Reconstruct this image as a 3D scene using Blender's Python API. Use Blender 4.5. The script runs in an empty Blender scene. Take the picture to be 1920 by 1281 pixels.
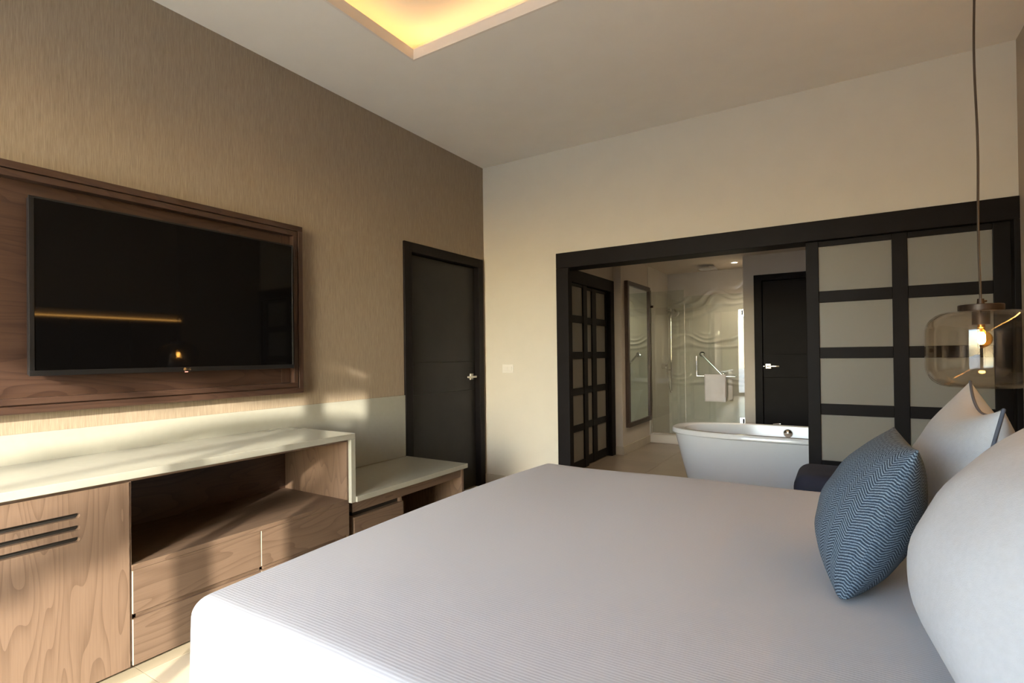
import bpy, bmesh, math, random
from mathutils import Vector, Matrix

sc = bpy.context.scene
COL = sc.collection
random.seed(7)

# ------------------------------------------------------------------ camera, sky, sun, exposure
cam_data = bpy.data.cameras.new('camera')
cam = bpy.data.objects.new('camera', cam_data)
COL.objects.link(cam)
FW = Vector((-0.529576, 0.848234, 0.006977))
RT = Vector((0.848146, 0.529622, -0.012193))
UP = Vector((0.014037, 0.000540, 0.999901))
m = Matrix((RT, UP, -FW)).transposed().to_4x4()
m.translation = Vector((0, 0, 1.20))
cam.matrix_world = m
cam_data.sensor_fit = 'HORIZONTAL'
cam_data.sensor_width = 36.0
cam_data.lens = 986.75 / 1920 * 36.0
cam_data.shift_y = 18.48 / 1920
cam_data.clip_start = 0.02
sc.camera = cam

SUN_DIR = Vector((-0.48, 0.88, -0.27)).normalized()      # direction the light travels
world = bpy.data.worlds.new('world')
sc.world = world
world.use_nodes = True
wn = world.node_tree
for n in list(wn.nodes):
    wn.nodes.remove(n)
wo = wn.nodes.new('ShaderNodeOutputWorld')
bg = wn.nodes.new('ShaderNodeBackground')
sky = wn.nodes.new('ShaderNodeTexSky')
sky.sky_type = 'NISHITA'
sky.sun_disc = False
sky.sun_elevation = math.radians(30)
sky.sun_rotation = math.atan2(-SUN_DIR.x, -SUN_DIR.y)
sky.air_density = 1.0
sky.dust_density = 1.5
sky.ozone_density = 0.6
bg.inputs['Strength'].default_value = 2.2
wn.links.new(sky.outputs[0], bg.inputs[0])
wn.links.new(bg.outputs[0], wo.inputs[0])

sun_data = bpy.data.lights.new('sun', 'SUN')
sun_data.energy = 12.0
sun_data.angle = math.radians(0.53)
sun_data.color = (1.0, 0.86, 0.69)
sun = bpy.data.objects.new('sun', sun_data)
COL.objects.link(sun)
sun.rotation_euler = SUN_DIR.to_track_quat('-Z', 'Y').to_euler()
sun.location = (3, -6, 5)

vs = sc.view_settings
sc.display_settings.display_device = 'sRGB'
vs.view_transform = 'Standard'
vs.look = 'None'
vs.gamma = 1.0
vs.use_curve_mapping = False
vs.exposure = 0.65
sc.cycles.use_denoising = True
sc.cycles.max_bounces = 14
sc.cycles.diffuse_bounces = 8
sc.cycles.glossy_bounces = 6
sc.cycles.transmission_bounces = 8
sc.cycles.transparent_max_bounces = 16
sc.cycles.sample_clamp_indirect = 6.0
sc.cycles.caustics_reflective = False
sc.cycles.caustics_refractive = False

# ------------------------------------------------------------------ key dimensions (metres)
XL, XR = -2.82, 0.866          # bedroom left wall, head wall
YB, YF = 4.037, -1.5           # wall with the opening, window wall
ZC = 2.95                      # bedroom ceiling
BZ = 2.38                      # bathroom ceiling
WX0, WX1, WZ0, WZ1 = -2.45, -0.48, 0.04, 2.42   # window opening

# ------------------------------------------------------------------ material helpers
def new_mat(name):
    mt = bpy.data.materials.new(name)
    mt.use_nodes = True
    nt = mt.node_tree
    b = nt.nodes['Principled BSDF']
    return mt, nt, b

def coords(nt, scale=(1, 1, 1), uv=False):
    tc = nt.nodes.new('ShaderNodeTexCoord')
    mp = nt.nodes.new('ShaderNodeMapping')
    mp.inputs['Scale'].default_value = scale
    nt.links.new(tc.outputs['UV' if uv else 'Object'], mp.inputs['Vector'])
    return mp.outputs['Vector']

def noise(nt, vec, scale=5.0, detail=2.0, rough=0.5, dist=0.0):
    n = nt.nodes.new('ShaderNodeTexNoise')
    n.inputs['Scale'].default_value = scale
    n.inputs['Detail'].default_value = detail
    n.inputs['Roughness'].default_value = rough
    n.inputs['Distortion'].default_value = dist
    nt.links.new(vec, n.inputs['Vector'])
    return n.outputs['Fac']

def ramp(nt, fac, stops):
    r = nt.nodes.new('ShaderNodeValToRGB')
    el = r.color_ramp.elements
    while len(el) > 1:
        el.remove(el[-1])
    el[0].position = stops[0][0]
    el[0].color = (*stops[0][1], 1)
    for p, c in stops[1:]:
        e = el.new(p)
        e.color = (*c, 1)
    nt.links.new(fac, r.inputs['Fac'])
    return r.outputs['Color']

def math_node(nt, op, a, b=None, c=None):
    n = nt.nodes.new('ShaderNodeMath')
    n.operation = op
    for i, v in enumerate((a, b, c)):
        if v is None:
            continue
        if isinstance(v, (int, float)):
            n.inputs[i].default_value = v
        else:
            nt.links.new(v, n.inputs[i])
    return n.outputs[0]

def bump(nt, b, height, strength=0.2, dist=0.002):
    bp = nt.nodes.new('ShaderNodeBump')
    bp.inputs['Strength'].default_value = strength
    bp.inputs['Distance'].default_value = dist
    nt.links.new(height, bp.inputs['Height'])
    nt.links.new(bp.outputs['Normal'], b.inputs['Normal'])

def plain(name, col, rough=0.5, metallic=0.0, var=0.06, vscale=6.0, bstr=0.0, bscale=80.0, spec=0.5, coat=0.0):
    mt, nt, b = new_mat(name)
    v = coords(nt)
    f = noise(nt, v, vscale, 3)
    lo = tuple(max(0, c * (1 - var)) for c in col)
    hi = tuple(min(1, c * (1 + var)) for c in col)
    nt.links.new(ramp(nt, f, [(0.3, lo), (0.7, hi)]), b.inputs['Base Color'])
    b.inputs['Roughness'].default_value = rough
    b.inputs['Metallic'].default_value = metallic
    b.inputs['Specular IOR Level'].default_value = spec
    b.inputs['Coat Weight'].default_value = coat
    b.inputs['Coat Roughness'].default_value = 0.08
    if bstr:
        bump(nt, b, noise(nt, v, bscale, 3), bstr, 0.002)
    return mt

def emit(name, col, strength):
    mt, nt, b = new_mat(name)
    f = noise(nt, coords(nt), 4.0, 1)
    nt.links.new(ramp(nt, f, [(0.2, tuple(c * 0.97 for c in col)), (0.8, col)]), b.inputs['Emission Color'])
    b.inputs['Base Color'].default_value = (0.8, 0.8, 0.8, 1)
    b.inputs['Emission Strength'].default_value = strength
    return mt

def wood(name, axis, cols, seed=0.0, freq=9.0, rough=0.42, fine=0.42, across=6.0, along=0.9):
    """contour grain: closed cathedral loops drawn out along AXIS"""
    mt, nt, b = new_mat(name)
    s = [across, across, across]
    s['xyz'.index(axis)] = along
    v = coords(nt, tuple(s))
    off = nt.nodes.new('ShaderNodeVectorMath')
    off.operation = 'ADD'
    off.inputs[1].default_value = (seed, seed * 1.7, seed * 0.6)
    nt.links.new(v, off.inputs[0])
    n = noise(nt, off.outputs[0], 1.4, 1.0, 0.3, 0.2)
    saw = math_node(nt, 'FRACT', math_node(nt, 'MULTIPLY', n, freq))
    line = math_node(nt, 'POWER', saw, 3.0)                      # growth rings: soft rise, sharp late-wood edge
    s2 = [190.0, 190.0, 190.0]
    s2['xyz'.index(axis)] = 6.0
    fib = noise(nt, coords(nt, tuple(s2)), 1.0, 3.0, 0.6)
    mix = math_node(nt, 'MULTIPLY_ADD', line, -0.30, math_node(nt, 'MULTIPLY_ADD', fib, fine, 0.72 - fine * 0.5))
    tone = noise(nt, coords(nt), 1.7, 2)
    mix = math_node(nt, 'MULTIPLY_ADD', tone, 0.16, math_node(nt, 'SUBTRACT', mix, 0.08))
    c = ramp(nt, mix, [(0.1, cols[0]), (0.42, cols[1]), (0.68, cols[2]), (0.95, cols[3])])
    nt.links.new(c, b.inputs['Base Color'])
    b.inputs['Roughness'].default_value = rough
    bump(nt, b, mix, 0.12, 0.001)
    return mt

def glass_mix(name, tint, refl_rough=0.0, ior=1.5, boost=1.0):
    """clear sheet: transparent body with a Fresnel mirror coat"""
    mt, nt, b = new_mat(name)
    nt.nodes.remove(b)
    out = nt.nodes['Material Output']
    tr = nt.nodes.new('ShaderNodeBsdfTransparent')
    f0 = noise(nt, coords(nt), 2.0, 1)
    nt.links.new(ramp(nt, f0, [(0.2, tuple(c * 0.995 for c in tint)), (0.8, tint)]), tr.inputs[0])
    gl = nt.nodes.new('ShaderNodeBsdfGlossy')
    gl.inputs['Roughness'].default_value = refl_rough
    gl.inputs['Color'].default_value = (1, 1, 1, 1)
    fr = nt.nodes.new('ShaderNodeFresnel')
    geo = nt.nodes.new('ShaderNodeNewGeometry')               # a thin wall reflects alike from either side
    nt.links.new(math_node(nt, 'MULTIPLY_ADD', geo.outputs['Backfacing'], 1.0 / ior - ior, ior), fr.inputs['IOR'])
    fac = math_node(nt, 'MULTIPLY', fr.outputs[0], boost)
    mx = nt.nodes.new('ShaderNodeMixShader')
    nt.links.new(fac, mx.inputs[0])
    nt.links.new(tr.outputs[0], mx.inputs[1])
    nt.links.new(gl.outputs[0], mx.inputs[2])
    nt.links.new(mx.outputs[0], out.inputs['Surface'])
    return mt

def frosted(name, col):
    mt, nt, b = new_mat(name)
    out = nt.nodes['Material Output']
    f = noise(nt, coords(nt), 3.0, 2)
    c = ramp(nt, f, [(0.2, tuple(x * 0.97 for x in col)), (0.8, col)])
    nt.links.new(c, b.inputs['Base Color'])
    b.inputs['Roughness'].default_value = 0.38
    tl = nt.nodes.new('ShaderNodeBsdfTranslucent')
    nt.links.new(c, tl.inputs[0])
    mx = nt.nodes.new('ShaderNodeMixShader')
    mx.inputs[0].default_value = 0.5
    nt.links.new(b.outputs[0], mx.inputs[1])
    nt.links.new(tl.outputs[0], mx.inputs[2])
    nt.links.new(mx.outputs[0], out.inputs['Surface'])
    return mt

M = {}
M['ceiling'] = plain('ceiling_paint', (0.78, 0.755, 0.70), 0.9, var=0.015)
M['cove'] = plain('cove_paint', (0.74, 0.68, 0.61), 0.9, var=0.01)
M['wall_cream'] = plain('cream_wall_paint', (0.60, 0.565, 0.48), 0.75, var=0.015)
M['wall_brown'] = plain('taupe_wall_paint', (0.40, 0.33, 0.25), 0.85, var=0.03)
M['bath_wall'] = plain('bathroom_wall_paint', (0.58, 0.53, 0.46), 0.5, var=0.015)
M['gloss_tile'] = plain('white_gloss_tile', (0.60, 0.58, 0.53), 0.12, var=0.02)
M['skirting'] = plain('stone_skirting', (0.50, 0.45, 0.36), 0.4)
M['grout'] = plain('grout', (0.36, 0.32, 0.26), 0.9)
M['tile_floor'] = plain('cream_floor_tile', (0.56, 0.49, 0.37), 0.22, var=0.05, vscale=2.5)
M['bath_floor'] = plain('cream_floor_tile_dimmed', (0.34, 0.28, 0.215), 0.2, var=0.05, vscale=2.5)  # same cream tile, dim warm bathroom light put into a darker colour
M['black'] = plain('espresso_lacquer', (0.0085, 0.007, 0.0072), 0.5, var=0.15, bstr=0.04, bscale=140, spec=0.12)
M['door_dark'] = plain('charcoal_door_lacquer', (0.020, 0.019, 0.0195), 0.42, var=0.1, bstr=0.04, bscale=140, spec=0.22)
M['void'] = plain('dark_recess', (0.012, 0.010, 0.009), 0.8)
M['frost'] = frosted('frosted_pane', (0.43, 0.415, 0.36))
M['stone'] = plain('pale_quartz_worktop', (0.33, 0.335, 0.295), 0.11, var=0.02, vscale=30)
M['splash'] = plain('pale_quartz_backsplash', (0.31, 0.313, 0.275), 0.2, var=0.02, vscale=30)
WC = [(0.060, 0.037, 0.025), (0.108, 0.071, 0.049), (0.148, 0.100, 0.071), (0.178, 0.124, 0.090)]
WD = [(0.016, 0.008, 0.0055), (0.030, 0.0155, 0.011), (0.047, 0.0255, 0.0175), (0.064, 0.036, 0.025)]
M['wood_z'] = wood('oak_upright_grain', 'z', WC, 3.1, 17.0)
M['wood_y'] = wood('oak_lengthwise_grain', 'y', [tuple(c * 0.85 for c in x) for x in WC], 8.4, 14.0)
M['wood_x'] = wood('oak_depthwise_grain', 'x', [tuple(c * 0.85 for c in x) for x in WC], 5.2, 14.0)
M['walnut_y'] = wood('walnut_lengthwise_grain', 'y', WD, 2.3, 12.0, 0.36)
M['walnut_z'] = wood('walnut_upright_grain', 'z', WD, 6.6, 12.0, 0.36)
M['tvblack'] = plain('television_bezel', (0.010, 0.010, 0.011), 0.35, var=0.05, spec=0.3)
M['screen'] = plain('television_glass', (0.003, 0.0028, 0.003), 0.035, var=0.05, spec=0.2)
M['silver'] = plain('brushed_steel', (0.72, 0.70, 0.64), 0.25, 1.0, var=0.04)
M['chrome'] = plain('chrome', (0.82, 0.82, 0.82), 0.08, 1.0, var=0.02)
M['tub'] = plain('white_acrylic', (0.74, 0.75, 0.76), 0.14, var=0.01)
M['plastic'] = plain('white_plastic', (0.70, 0.68, 0.62), 0.4, var=0.02)
M['pillow'] = plain('white_cotton', (0.50, 0.515, 0.54), 0.85, var=0.03, vscale=90, bstr=0.25, bscale=420)
M['piping'] = plain('slate_piping', (0.09, 0.10, 0.13), 0.8, bstr=0.3, bscale=700)
M['towel'] = plain('white_terry', (0.72, 0.71, 0.73), 0.95, bstr=0.5, bscale=300)
M['navy'] = plain('navy_upholstery', (0.018, 0.022, 0.045), 0.75, var=0.15, bstr=0.2, bscale=500)
M['headboard'] = plain('brown_upholstery', (0.05, 0.03, 0.022), 0.7, var=0.12, bstr=0.2, bscale=400)
M['pale_frame'] = plain('pale_lacquer', (0.38, 0.34, 0.29), 0.5)
M['mattress'] = plain('mattress_ticking', (0.7, 0.69, 0.67), 0.9)
M['bronze'] = plain('dark_bronze', (0.055, 0.038, 0.028), 0.4, 0.6, var=0.1)
M['cord'] = plain('bronze_cord', (0.05, 0.035, 0.022), 0.6)
M['brass'] = plain('lamp_brass', (0.6, 0.42, 0.2), 0.3, 1.0)
M['mirror'] = plain('silvered_mirror', (0.80, 0.86, 0.83), 0.015, 1.0, var=0.005)
M['smoke'] = glass_mix('smoky_lamp_glass', (0.955, 0.925, 0.885), 0.0, 1.45, 1.0)
M['bulbglass'] = glass_mix('amber_bulb_glass', (1.0, 0.80, 0.45), 0.0, 1.45, 1.0)
M['clear'] = glass_mix('clear_shower_glass', (0.93, 0.96, 0.945), 0.0, 1.52, 1.3)
M['pane'] = glass_mix('window_glass', (0.94, 0.96, 0.96), 0.0, 1.45, 0.8)
M['bulb'] = emit('glowing_filament', (1.0, 0.62, 0.22), 110.0)
M['led'] = emit('warm_led_strip', (1.0, 0.61, 0.23), 12.5)
M['led_head'] = emit('amber_led_strip', (1.0, 0.50, 0.12), 24.0)
M['spot'] = emit('downlight_lens', (1.0, 0.80, 0.52), 30.0)
M['red'] = emit('standby_light', (1.0, 0.05, 0.03), 1.2)
M['curtain'] = plain('sheer_white_curtain', (0.72, 0.71, 0.68), 0.9, var=0.02)
M['terrace'] = plain('terrace_stone', (0.62, 0.58, 0.51), 0.8, var=0.1)
M['leaf'] = plain('tree_leaf', (0.06, 0.12, 0.03), 0.6, var=0.4)
M['bark'] = plain('tree_bark', (0.16, 0.11, 0.07), 0.9, var=0.2)

# vertical-thread wall covering
mt, nt, b = new_mat('woven_wall_covering')
f1 = noise(nt, coords(nt, (1, 420, 16)), 1.0, 3, 0.6)
f2 = noise(nt, coords(nt, (1, 130, 7)), 1.0, 2)
mixf = math_node(nt, 'MULTIPLY_ADD', f1, 0.7, math_node(nt, 'MULTIPLY', f2, 0.3))
nt.links.new(ramp(nt, mixf, [(0.30, (0.20, 0.158, 0.113)), (0.5, (0.262, 0.212, 0.156)), (0.68, (0.325, 0.267, 0.20))]), b.inputs['Base Color'])
b.inputs['Roughness'].default_value = 0.8
bump(nt, b, mixf, 0.25, 0.002)
M['wallpaper'] = mt

# ribbed bedspread: fine ribs running along the bed
mt, nt, b = new_mat('ribbed_white_bedspread')
tc = nt.nodes.new('ShaderNodeTexCoord')
sx = nt.nodes.new('ShaderNodeSeparateXYZ')
nt.links.new(tc.outputs['Object'], sx.inputs[0])
wob = noise(nt, coords(nt, (6, 30, 6)), 1.0, 2)
yy = math_node(nt, 'MULTIPLY_ADD', wob, 0.006, sx.outputs['Y'])
rib = math_node(nt, 'MULTIPLY_ADD', math_node(nt, 'SINE', math_node(nt, 'MULTIPLY', yy, 2 * math.pi / 0.0085)), 0.5, 0.5)
nt.links.new(ramp(nt, rib, [(0.0, (0.475, 0.48, 0.505)), (0.6, (0.545, 0.55, 0.575))]), b.inputs['Base Color'])
b.inputs['Roughness'].default_value = 0.8
b.inputs['Sheen Weight'].default_value = 0.1
bump(nt, b, rib, 0.2, 0.0012)
M['spread'] = mt

# herringbone cushion
mt, nt, b = new_mat('blue_herringbone_weave')
tc = nt.nodes.new('ShaderNodeTexCoord')
sx = nt.nodes.new('ShaderNodeSeparateXYZ')
nt.links.new(tc.outputs['UV'], sx.inputs[0])
tri = math_node(nt, 'PINGPONG', sx.outputs['X'], 0.021)
jit = noise(nt, coords(nt, (120, 120, 120), True), 1.0, 2)
vv = math_node(nt, 'ADD', math_node(nt, 'MULTIPLY_ADD', tri, 0.85, sx.outputs['Y']), math_node(nt, 'MULTIPLY', jit, 0.004))
st = math_node(nt, 'SINE', math_node(nt, 'MULTIPLY', vv, 2 * math.pi / 0.0078))
thread = noise(nt, coords(nt, (520, 520, 520), True), 1.0, 2, 0.7)
hf = math_node(nt, 'MULTIPLY_ADD', st, 0.30, math_node(nt, 'MULTIPLY_ADD', thread, 0.9, 0.02))
nt.links.new(ramp(nt, hf, [(0.12, (0.010, 0.019, 0.036)), (0.45, (0.04, 0.068, 0.105)), (0.62, (0.12, 0.17, 0.225)), (0.9, (0.27, 0.335, 0.395))]), b.inputs['Base Color'])
b.inputs['Roughness'].default_value = 0.9
bump(nt, b, hf, 0.5, 0.002)
M['herringbone'] = mt

# ------------------------------------------------------------------ mesh helpers
def add_box(bm, x0, x1, y0, y1, z0, z1, bev=0.0, seg=2):
    vs_ = [bm.verts.new((x, y, z)) for x in (x0, x1) for y in (y0, y1) for z in (z0, z1)]
    idx = [(0, 1, 3, 2), (4, 6, 7, 5), (0, 4, 5, 1), (2, 3, 7, 6), (0, 2, 6, 4), (1, 5, 7, 3)]
    fs = [bm.faces.new([vs_[i] for i in f]) for f in idx]
    if bev > 0:
        es = list({e for f in fs for e in f.edges})
        bmesh.ops.bevel(bm, geom=es, offset=bev, segments=seg, profile=0.5, affect='EDGES')

def add_tube(bm, pts, r, n=10, cap=True):
    pts = [Vector(p) for p in pts]
    rings = []
    prev = None
    for i, p in enumerate(pts):
        if i == 0:
            d = pts[1] - p
        elif i == len(pts) - 1:
            d = p - pts[i - 1]
        else:
            d = (pts[i + 1] - p).normalized() + (p - pts[i - 1]).normalized()
        d.normalize()
        if prev is None:
            a = d.orthogonal().normalized()
        else:
            a = (prev - d * prev.dot(d)).normalized()
        prev = a
        c = d.cross(a)
        rr = r[i] if isinstance(r, (list, tuple)) else r
        rings.append([bm.verts.new(p + (a * math.cos(2 * math.pi * k / n) + c * math.sin(2 * math.pi * k / n)) * rr) for k in range(n)])
    for q in range(len(rings) - 1):
        for k in range(n):
            bm.faces.new((rings[q][k], rings[q][(k + 1) % n], rings[q + 1][(k + 1) % n], rings[q + 1][k]))
    if cap:
        bm.faces.new(rings[0][::-1])
        bm.faces.new(rings[-1])

def add_lathe(bm, prof, cx, cy, n=48, axis='z', close=False):
    rings = []
    for r, z in prof:
        if r < 1e-6:
            rings.append([bm.verts.new((cx, cy, z))])
        else:
            rings.append([bm.verts.new((cx + r * math.cos(2 * math.pi * k / n), cy + r * math.sin(2 * math.pi * k / n), z)) for k in range(n)])
    for a, b_ in zip(rings, rings[1:]):
        for k in range(n):
            q = (a[k % len(a)], a[(k + 1) % len(a)], b_[(k + 1) % len(b_)], b_[k % len(b_)])
            q = list(dict.fromkeys(q))
            if len(q) > 2:
                bm.faces.new(q)

def finish(name, bm, mat, parent=None, smooth=False, angle=35):
    bmesh.ops.recalc_face_normals(bm, faces=bm.faces[:])
    me = bpy.data.meshes.new(name)
    bm.to_mesh(me)
    bm.free()
    return link_mesh(name, me, mat, parent, smooth, angle)

def link_mesh(name, me, mat, parent=None, smooth=False, angle=35):
    if mat is not None:
        me.materials.clear()
        me.materials.append(M[mat])
    if smooth:
        me.shade_smooth()
        try:
            me.set_sharp_from_angle(angle=math.radians(angle))
        except Exception:
            pass
    o = bpy.data.objects.new(name, me)
    COL.objects.link(o)
    if parent is not None:
        attach(o, parent)
    return o

def world_loc(o):
    v = Vector(o.location)
    while o.parent is not None and o.parent.type == 'EMPTY':
        o = o.parent
        v += o.location
    return v

def attach(o, parent):
    o.parent = parent
    if parent.type == 'EMPTY':
        o.matrix_parent_inverse = Matrix.Translation(-Vector(parent.location))

def tag(o, label=None, cat=None, group=None, kind=None):
    if label: o['label'] = label
    if cat: o['category'] = cat
    if group: o['group'] = group
    if kind: o['kind'] = kind
    return o

def thing(name, loc, label, cat, group=None, kind=None):
    o = bpy.data.objects.new(name, None)
    o.empty_display_size = 0.1
    COL.objects.link(o)
    o.location = loc
    return tag(o, label, cat, group, kind)

def box(name, b, mat, parent=None, bev=0.0, seg=2, smooth=None):
    bm = bmesh.new()
    add_box(bm, *b, bev=bev, seg=seg)
    return finish(name, bm, mat, parent, smooth=(bev > 0 and seg > 2) if smooth is None else smooth)

def boxes(name, bs, mat, parent=None, bev=0.0):
    bm = bmesh.new()
    for q in bs:
        add_box(bm, *q, bev=bev)
    return finish(name, bm, mat, parent)

def tube(name, pts, r, mat, parent=None, n=10):
    bm = bmesh.new()
    add_tube(bm, pts, r, n)
    return finish(name, bm, mat, parent, smooth=True, angle=60)

def rounded_box(name, b, r, mat, parent=None, n=18, disp=None, drop_bottom=False):
    x0, x1, y0, y1, z0, z1 = b
    c = Vector(((x0 + x1) / 2, (y0 + y1) / 2, (z0 + z1) / 2))
    h = Vector(((x1 - x0) / 2, (y1 - y0) / 2, (z1 - z0) / 2))
    bm = bmesh.new()
    def samples(half):
        # denser near the ends where the rounding happens
        e = [-half + r * (1 - math.cos(math.pi / 2 * i / 6)) * 1.0 for i in range(7)]
        inner = max(2, int(n * (half / max(h))))
        mid = [-half + r + (2 * half - 2 * r) * i / inner for i in range(1, inner)]
        return e + mid + [-q for q in reversed(e)]
    sx_, sy_, sz_ = samples(h.x), samples(h.y), samples(h.z)
    def put(p):
        q = Vector((max(-h.x + r, min(h.x - r, p.x)), max(-h.y + r, min(h.y - r, p.y)), max(-h.z + r, min(h.z - r, p.z))))
        d = p - q
        if d.length > 1e-9:
            d = d.normalized() * r
        o = c + q + d
        if disp:
            o = disp(o, d.normalized() if d.length > 1e-9 else Vector((0, 0, 1)))
        return o
    def face(ua, va, fn):
        g = [[bm.verts.new(put(fn(u, v))) for v in va] for u in ua]
        for i in range(len(ua) - 1):
            for j in range(len(va) - 1):
                bm.faces.new((g[i][j], g[i + 1][j], g[i + 1][j + 1], g[i][j + 1]))
    face(sx_, sy_, lambda u, v: Vector((u, v, h.z)))
    if not drop_bottom:
        face(sx_, sy_, lambda u, v: Vector((u, v, -h.z)))
    for s in (-1, 1):
        face(sx_, sz_, lambda u, v: Vector((u, s * h.y, v)))
        face(sy_, sz_, lambda u, v: Vector((s * h.x, u, v)))
    bmesh.ops.remove_doubles(bm, verts=bm.verts[:], dist=1e-4)
    return finish(name, bm, mat, parent, smooth=True, angle=80)

def cut(me_obj, cutters):
    """subtract cutter objects from a mesh object, then drop the cutters"""
    for cu in cutters:
        md = me_obj.modifiers.new('cut', 'BOOLEAN')
        md.operation = 'DIFFERENCE'
        md.object = cu
        md.solver = 'EXACT'
    bpy.context.view_layer.update()
    dg = bpy.context.evaluated_depsgraph_get()
    me = bpy.data.meshes.new_from_object(me_obj.evaluated_get(dg))
    me_obj.modifiers.clear()
    me_obj.data = me
    for cu in cutters:
        bpy.data.objects.remove(cu)

def struct(o):
    o['kind'] = 'structure'
    return o

# ------------------------------------------------------------------ room shell
T = 0.15
# left wall with the door opening
DY0, DY1, DZ = 3.00, 3.965, 2.05
struct(boxes('wall_left', [(XL - T, XL, YF - T, DY0, 0, ZC + 0.4), (XL - T, XL, DY1, YB + T, 0, ZC + 0.4), (XL - T, XL, DY0, DY1, DZ, ZC + 0.4)], 'wallpaper'))
# wall with the bathroom opening
struct(boxes('wall_back', [(XL, -2.02, YB, YB + T, 0, ZC + 0.4), (-2.02, XR, YB, YB + T, 2.02, ZC + 0.4)], 'wall_cream'))
struct(box('wall_right', (XR, XR + T, YF - T, YB + T, 0, ZC + 0.4), 'wall_brown'))
struct(boxes('wall_front', [(XL, WX0, YF - T, YF, 0, ZC + 0.4), (WX1, XR, YF - T, YF, 0, ZC + 0.4), (WX0, WX1, YF - T, YF, WZ1, ZC + 0.4), (WX0, WX1, YF - T, YF, -0.1, WZ0)], 'wall_cream'))
# ceiling with a raised lit tray
TX0, TX1, TY0, TY1 = -2.114, 0.10, -0.90, 2.327
lip = 0.014
cl = boxes('ceiling', [(XL, TX0 - lip, YF, YB, ZC, ZC + 0.055), (TX1 + lip, XR, YF, YB, ZC, ZC + 0.055), (TX0 - lip, TX1 + lip, YF, TY0 - lip, ZC, ZC + 0.055), (TX0 - lip, TX1 + lip, TY1 + lip, YB, ZC, ZC + 0.055)], 'ceiling')
struct(cl)
CV = 0.16
ct = boxes('ceiling_tray', [(TX0 - CV, TX1 + CV, TY0 - CV, TY1 + CV, ZC + 0.20, ZC + 0.24),
                            (TX0 - CV - .03, TX0 - CV, TY0 - CV, TY1 + CV, ZC + 0.055, ZC + 0.24), (TX1 + CV, TX1 + CV + .03, TY0 - CV, TY1 + CV, ZC + 0.055, ZC + 0.24),
                            (TX0 - CV, TX1 + CV, TY0 - CV - .03, TY0 - CV, ZC + 0.055, ZC + 0.24), (TX0 - CV, TX1 + CV, TY1 + CV, TY1 + CV + .03, ZC + 0.055, ZC + 0.24)], 'cove', cl)
boxes('tray_lip', [(TX0 - lip, TX0, TY0 - lip, TY1 + lip, ZC, ZC + 0.062), (TX1, TX1 + lip, TY0 - lip, TY1 + lip, ZC, ZC + 0.062),
                   (TX0, TX1, TY0 - lip, TY0, ZC, ZC + 0.062), (TX0, TX1, TY1, TY1 + lip, ZC, ZC + 0.062)], 'cove', cl)
s = CV - 0.05
for q in ((TX0 - s - .012, TX0 - s, TY0 - s, TY1 + s), (TX1 + s, TX1 + s + .012, TY0 - s, TY1 + s), (TX0 - s, TX1 + s, TY0 - s - .012, TY0 - s), (TX0 - s, TX1 + s, TY1 + s, TY1 + s + .012)):
    box('led_strip', (*q, ZC + 0.0555, ZC + 0.0595), 'led', cl)

# floors, laid as tiles
def tile_floor(name, x0, x1, y0, y1, mat, gx, gy, pitch):
    fl = struct(box(name, (x0, x1, y0, y1, -0.10, -0.008), 'grout'))
    cache = {}
    def lines(a, b_, g):
        k = math.ceil((a - g) / pitch)
        out = [a]
        while g + k * pitch < b_ - 0.02:
            if g + k * pitch > a + 0.02:
                out.append(g + k * pitch)
            k += 1
        return out + [b_]
    xs, ys = lines(x0, x1, gx), lines(y0, y1, gy)
    for xa, xb in zip(xs, xs[1:]):
        for ya, yb in zip(ys, ys[1:]):
            key = (round(xb - xa, 3), round(yb - ya, 3))
            if key not in cache:
                bm = bmesh.new()
                add_box(bm, -(xb - xa) / 2 + .0012, (xb - xa) / 2 - .0012, -(yb - ya) / 2 + .0012, (yb - ya) / 2 - .0012, -0.008, 0.0)
                bmesh.ops.recalc_face_normals(bm, faces=bm.faces[:])
                me = bpy.data.meshes.new('tile')
                bm.to_mesh(me); bm.free()
                me.materials.append(M[mat])
                cache[key] = me
            o = bpy.data.objects.new('tile', cache[key])
            COL.objects.link(o)
            o.location = ((xa + xb) / 2, (ya + yb) / 2, 0)
            o.parent = fl
    return fl
tile_floor('floor', XL, XR, YF, YB + 0.075, 'tile_floor', -2.277, 0.962, 0.6)
tile_floor('floor_bathroom', -3.3, 1.5, YB + 0.075, 8.0, 'bath_floor', -2.277, 0.962, 0.6)

# skirting
struct(box('baseboard_back', (XL, -2.056, YB - 0.013, YB, 0, 0.10), 'skirting', bev=0.002))
struct(boxes('baseboard_left', [(XL, XL + 0.013, YF, 0.27, 0, 0.10)], 'skirting', bev=0.002))
struct(box('baseboard_right', (XR - 0.013, XR, 3.12, YB - 0.03, 0, 0.10), 'skirting', bev=0.002))

# dark frame of the wide opening
tr = thing('trim_1', (-0.6, YB, 0), None, None, kind='structure')
box('frame_header', (-2.055, XR - 0.001, YB - 0.022, YB + T + 0.02, 1.932, 2.062), 'black', tr, bev=0.003)
box('frame_jamb', (-2.055, -1.942, YB - 0.022, YB + 0.012, 0, 1.932), 'black', tr, bev=0.003)
box('frame_lining', (-2.0195, -1.998, YB + 0.012, YB + T + 0.02, 0, 1.932), 'black', tr)
box('frame_jamb', (0.838, XR - 0.001, YB - 0.022, YB + T + 0.02, 0, 1.932), 'black', tr, bev=0.003)

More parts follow.
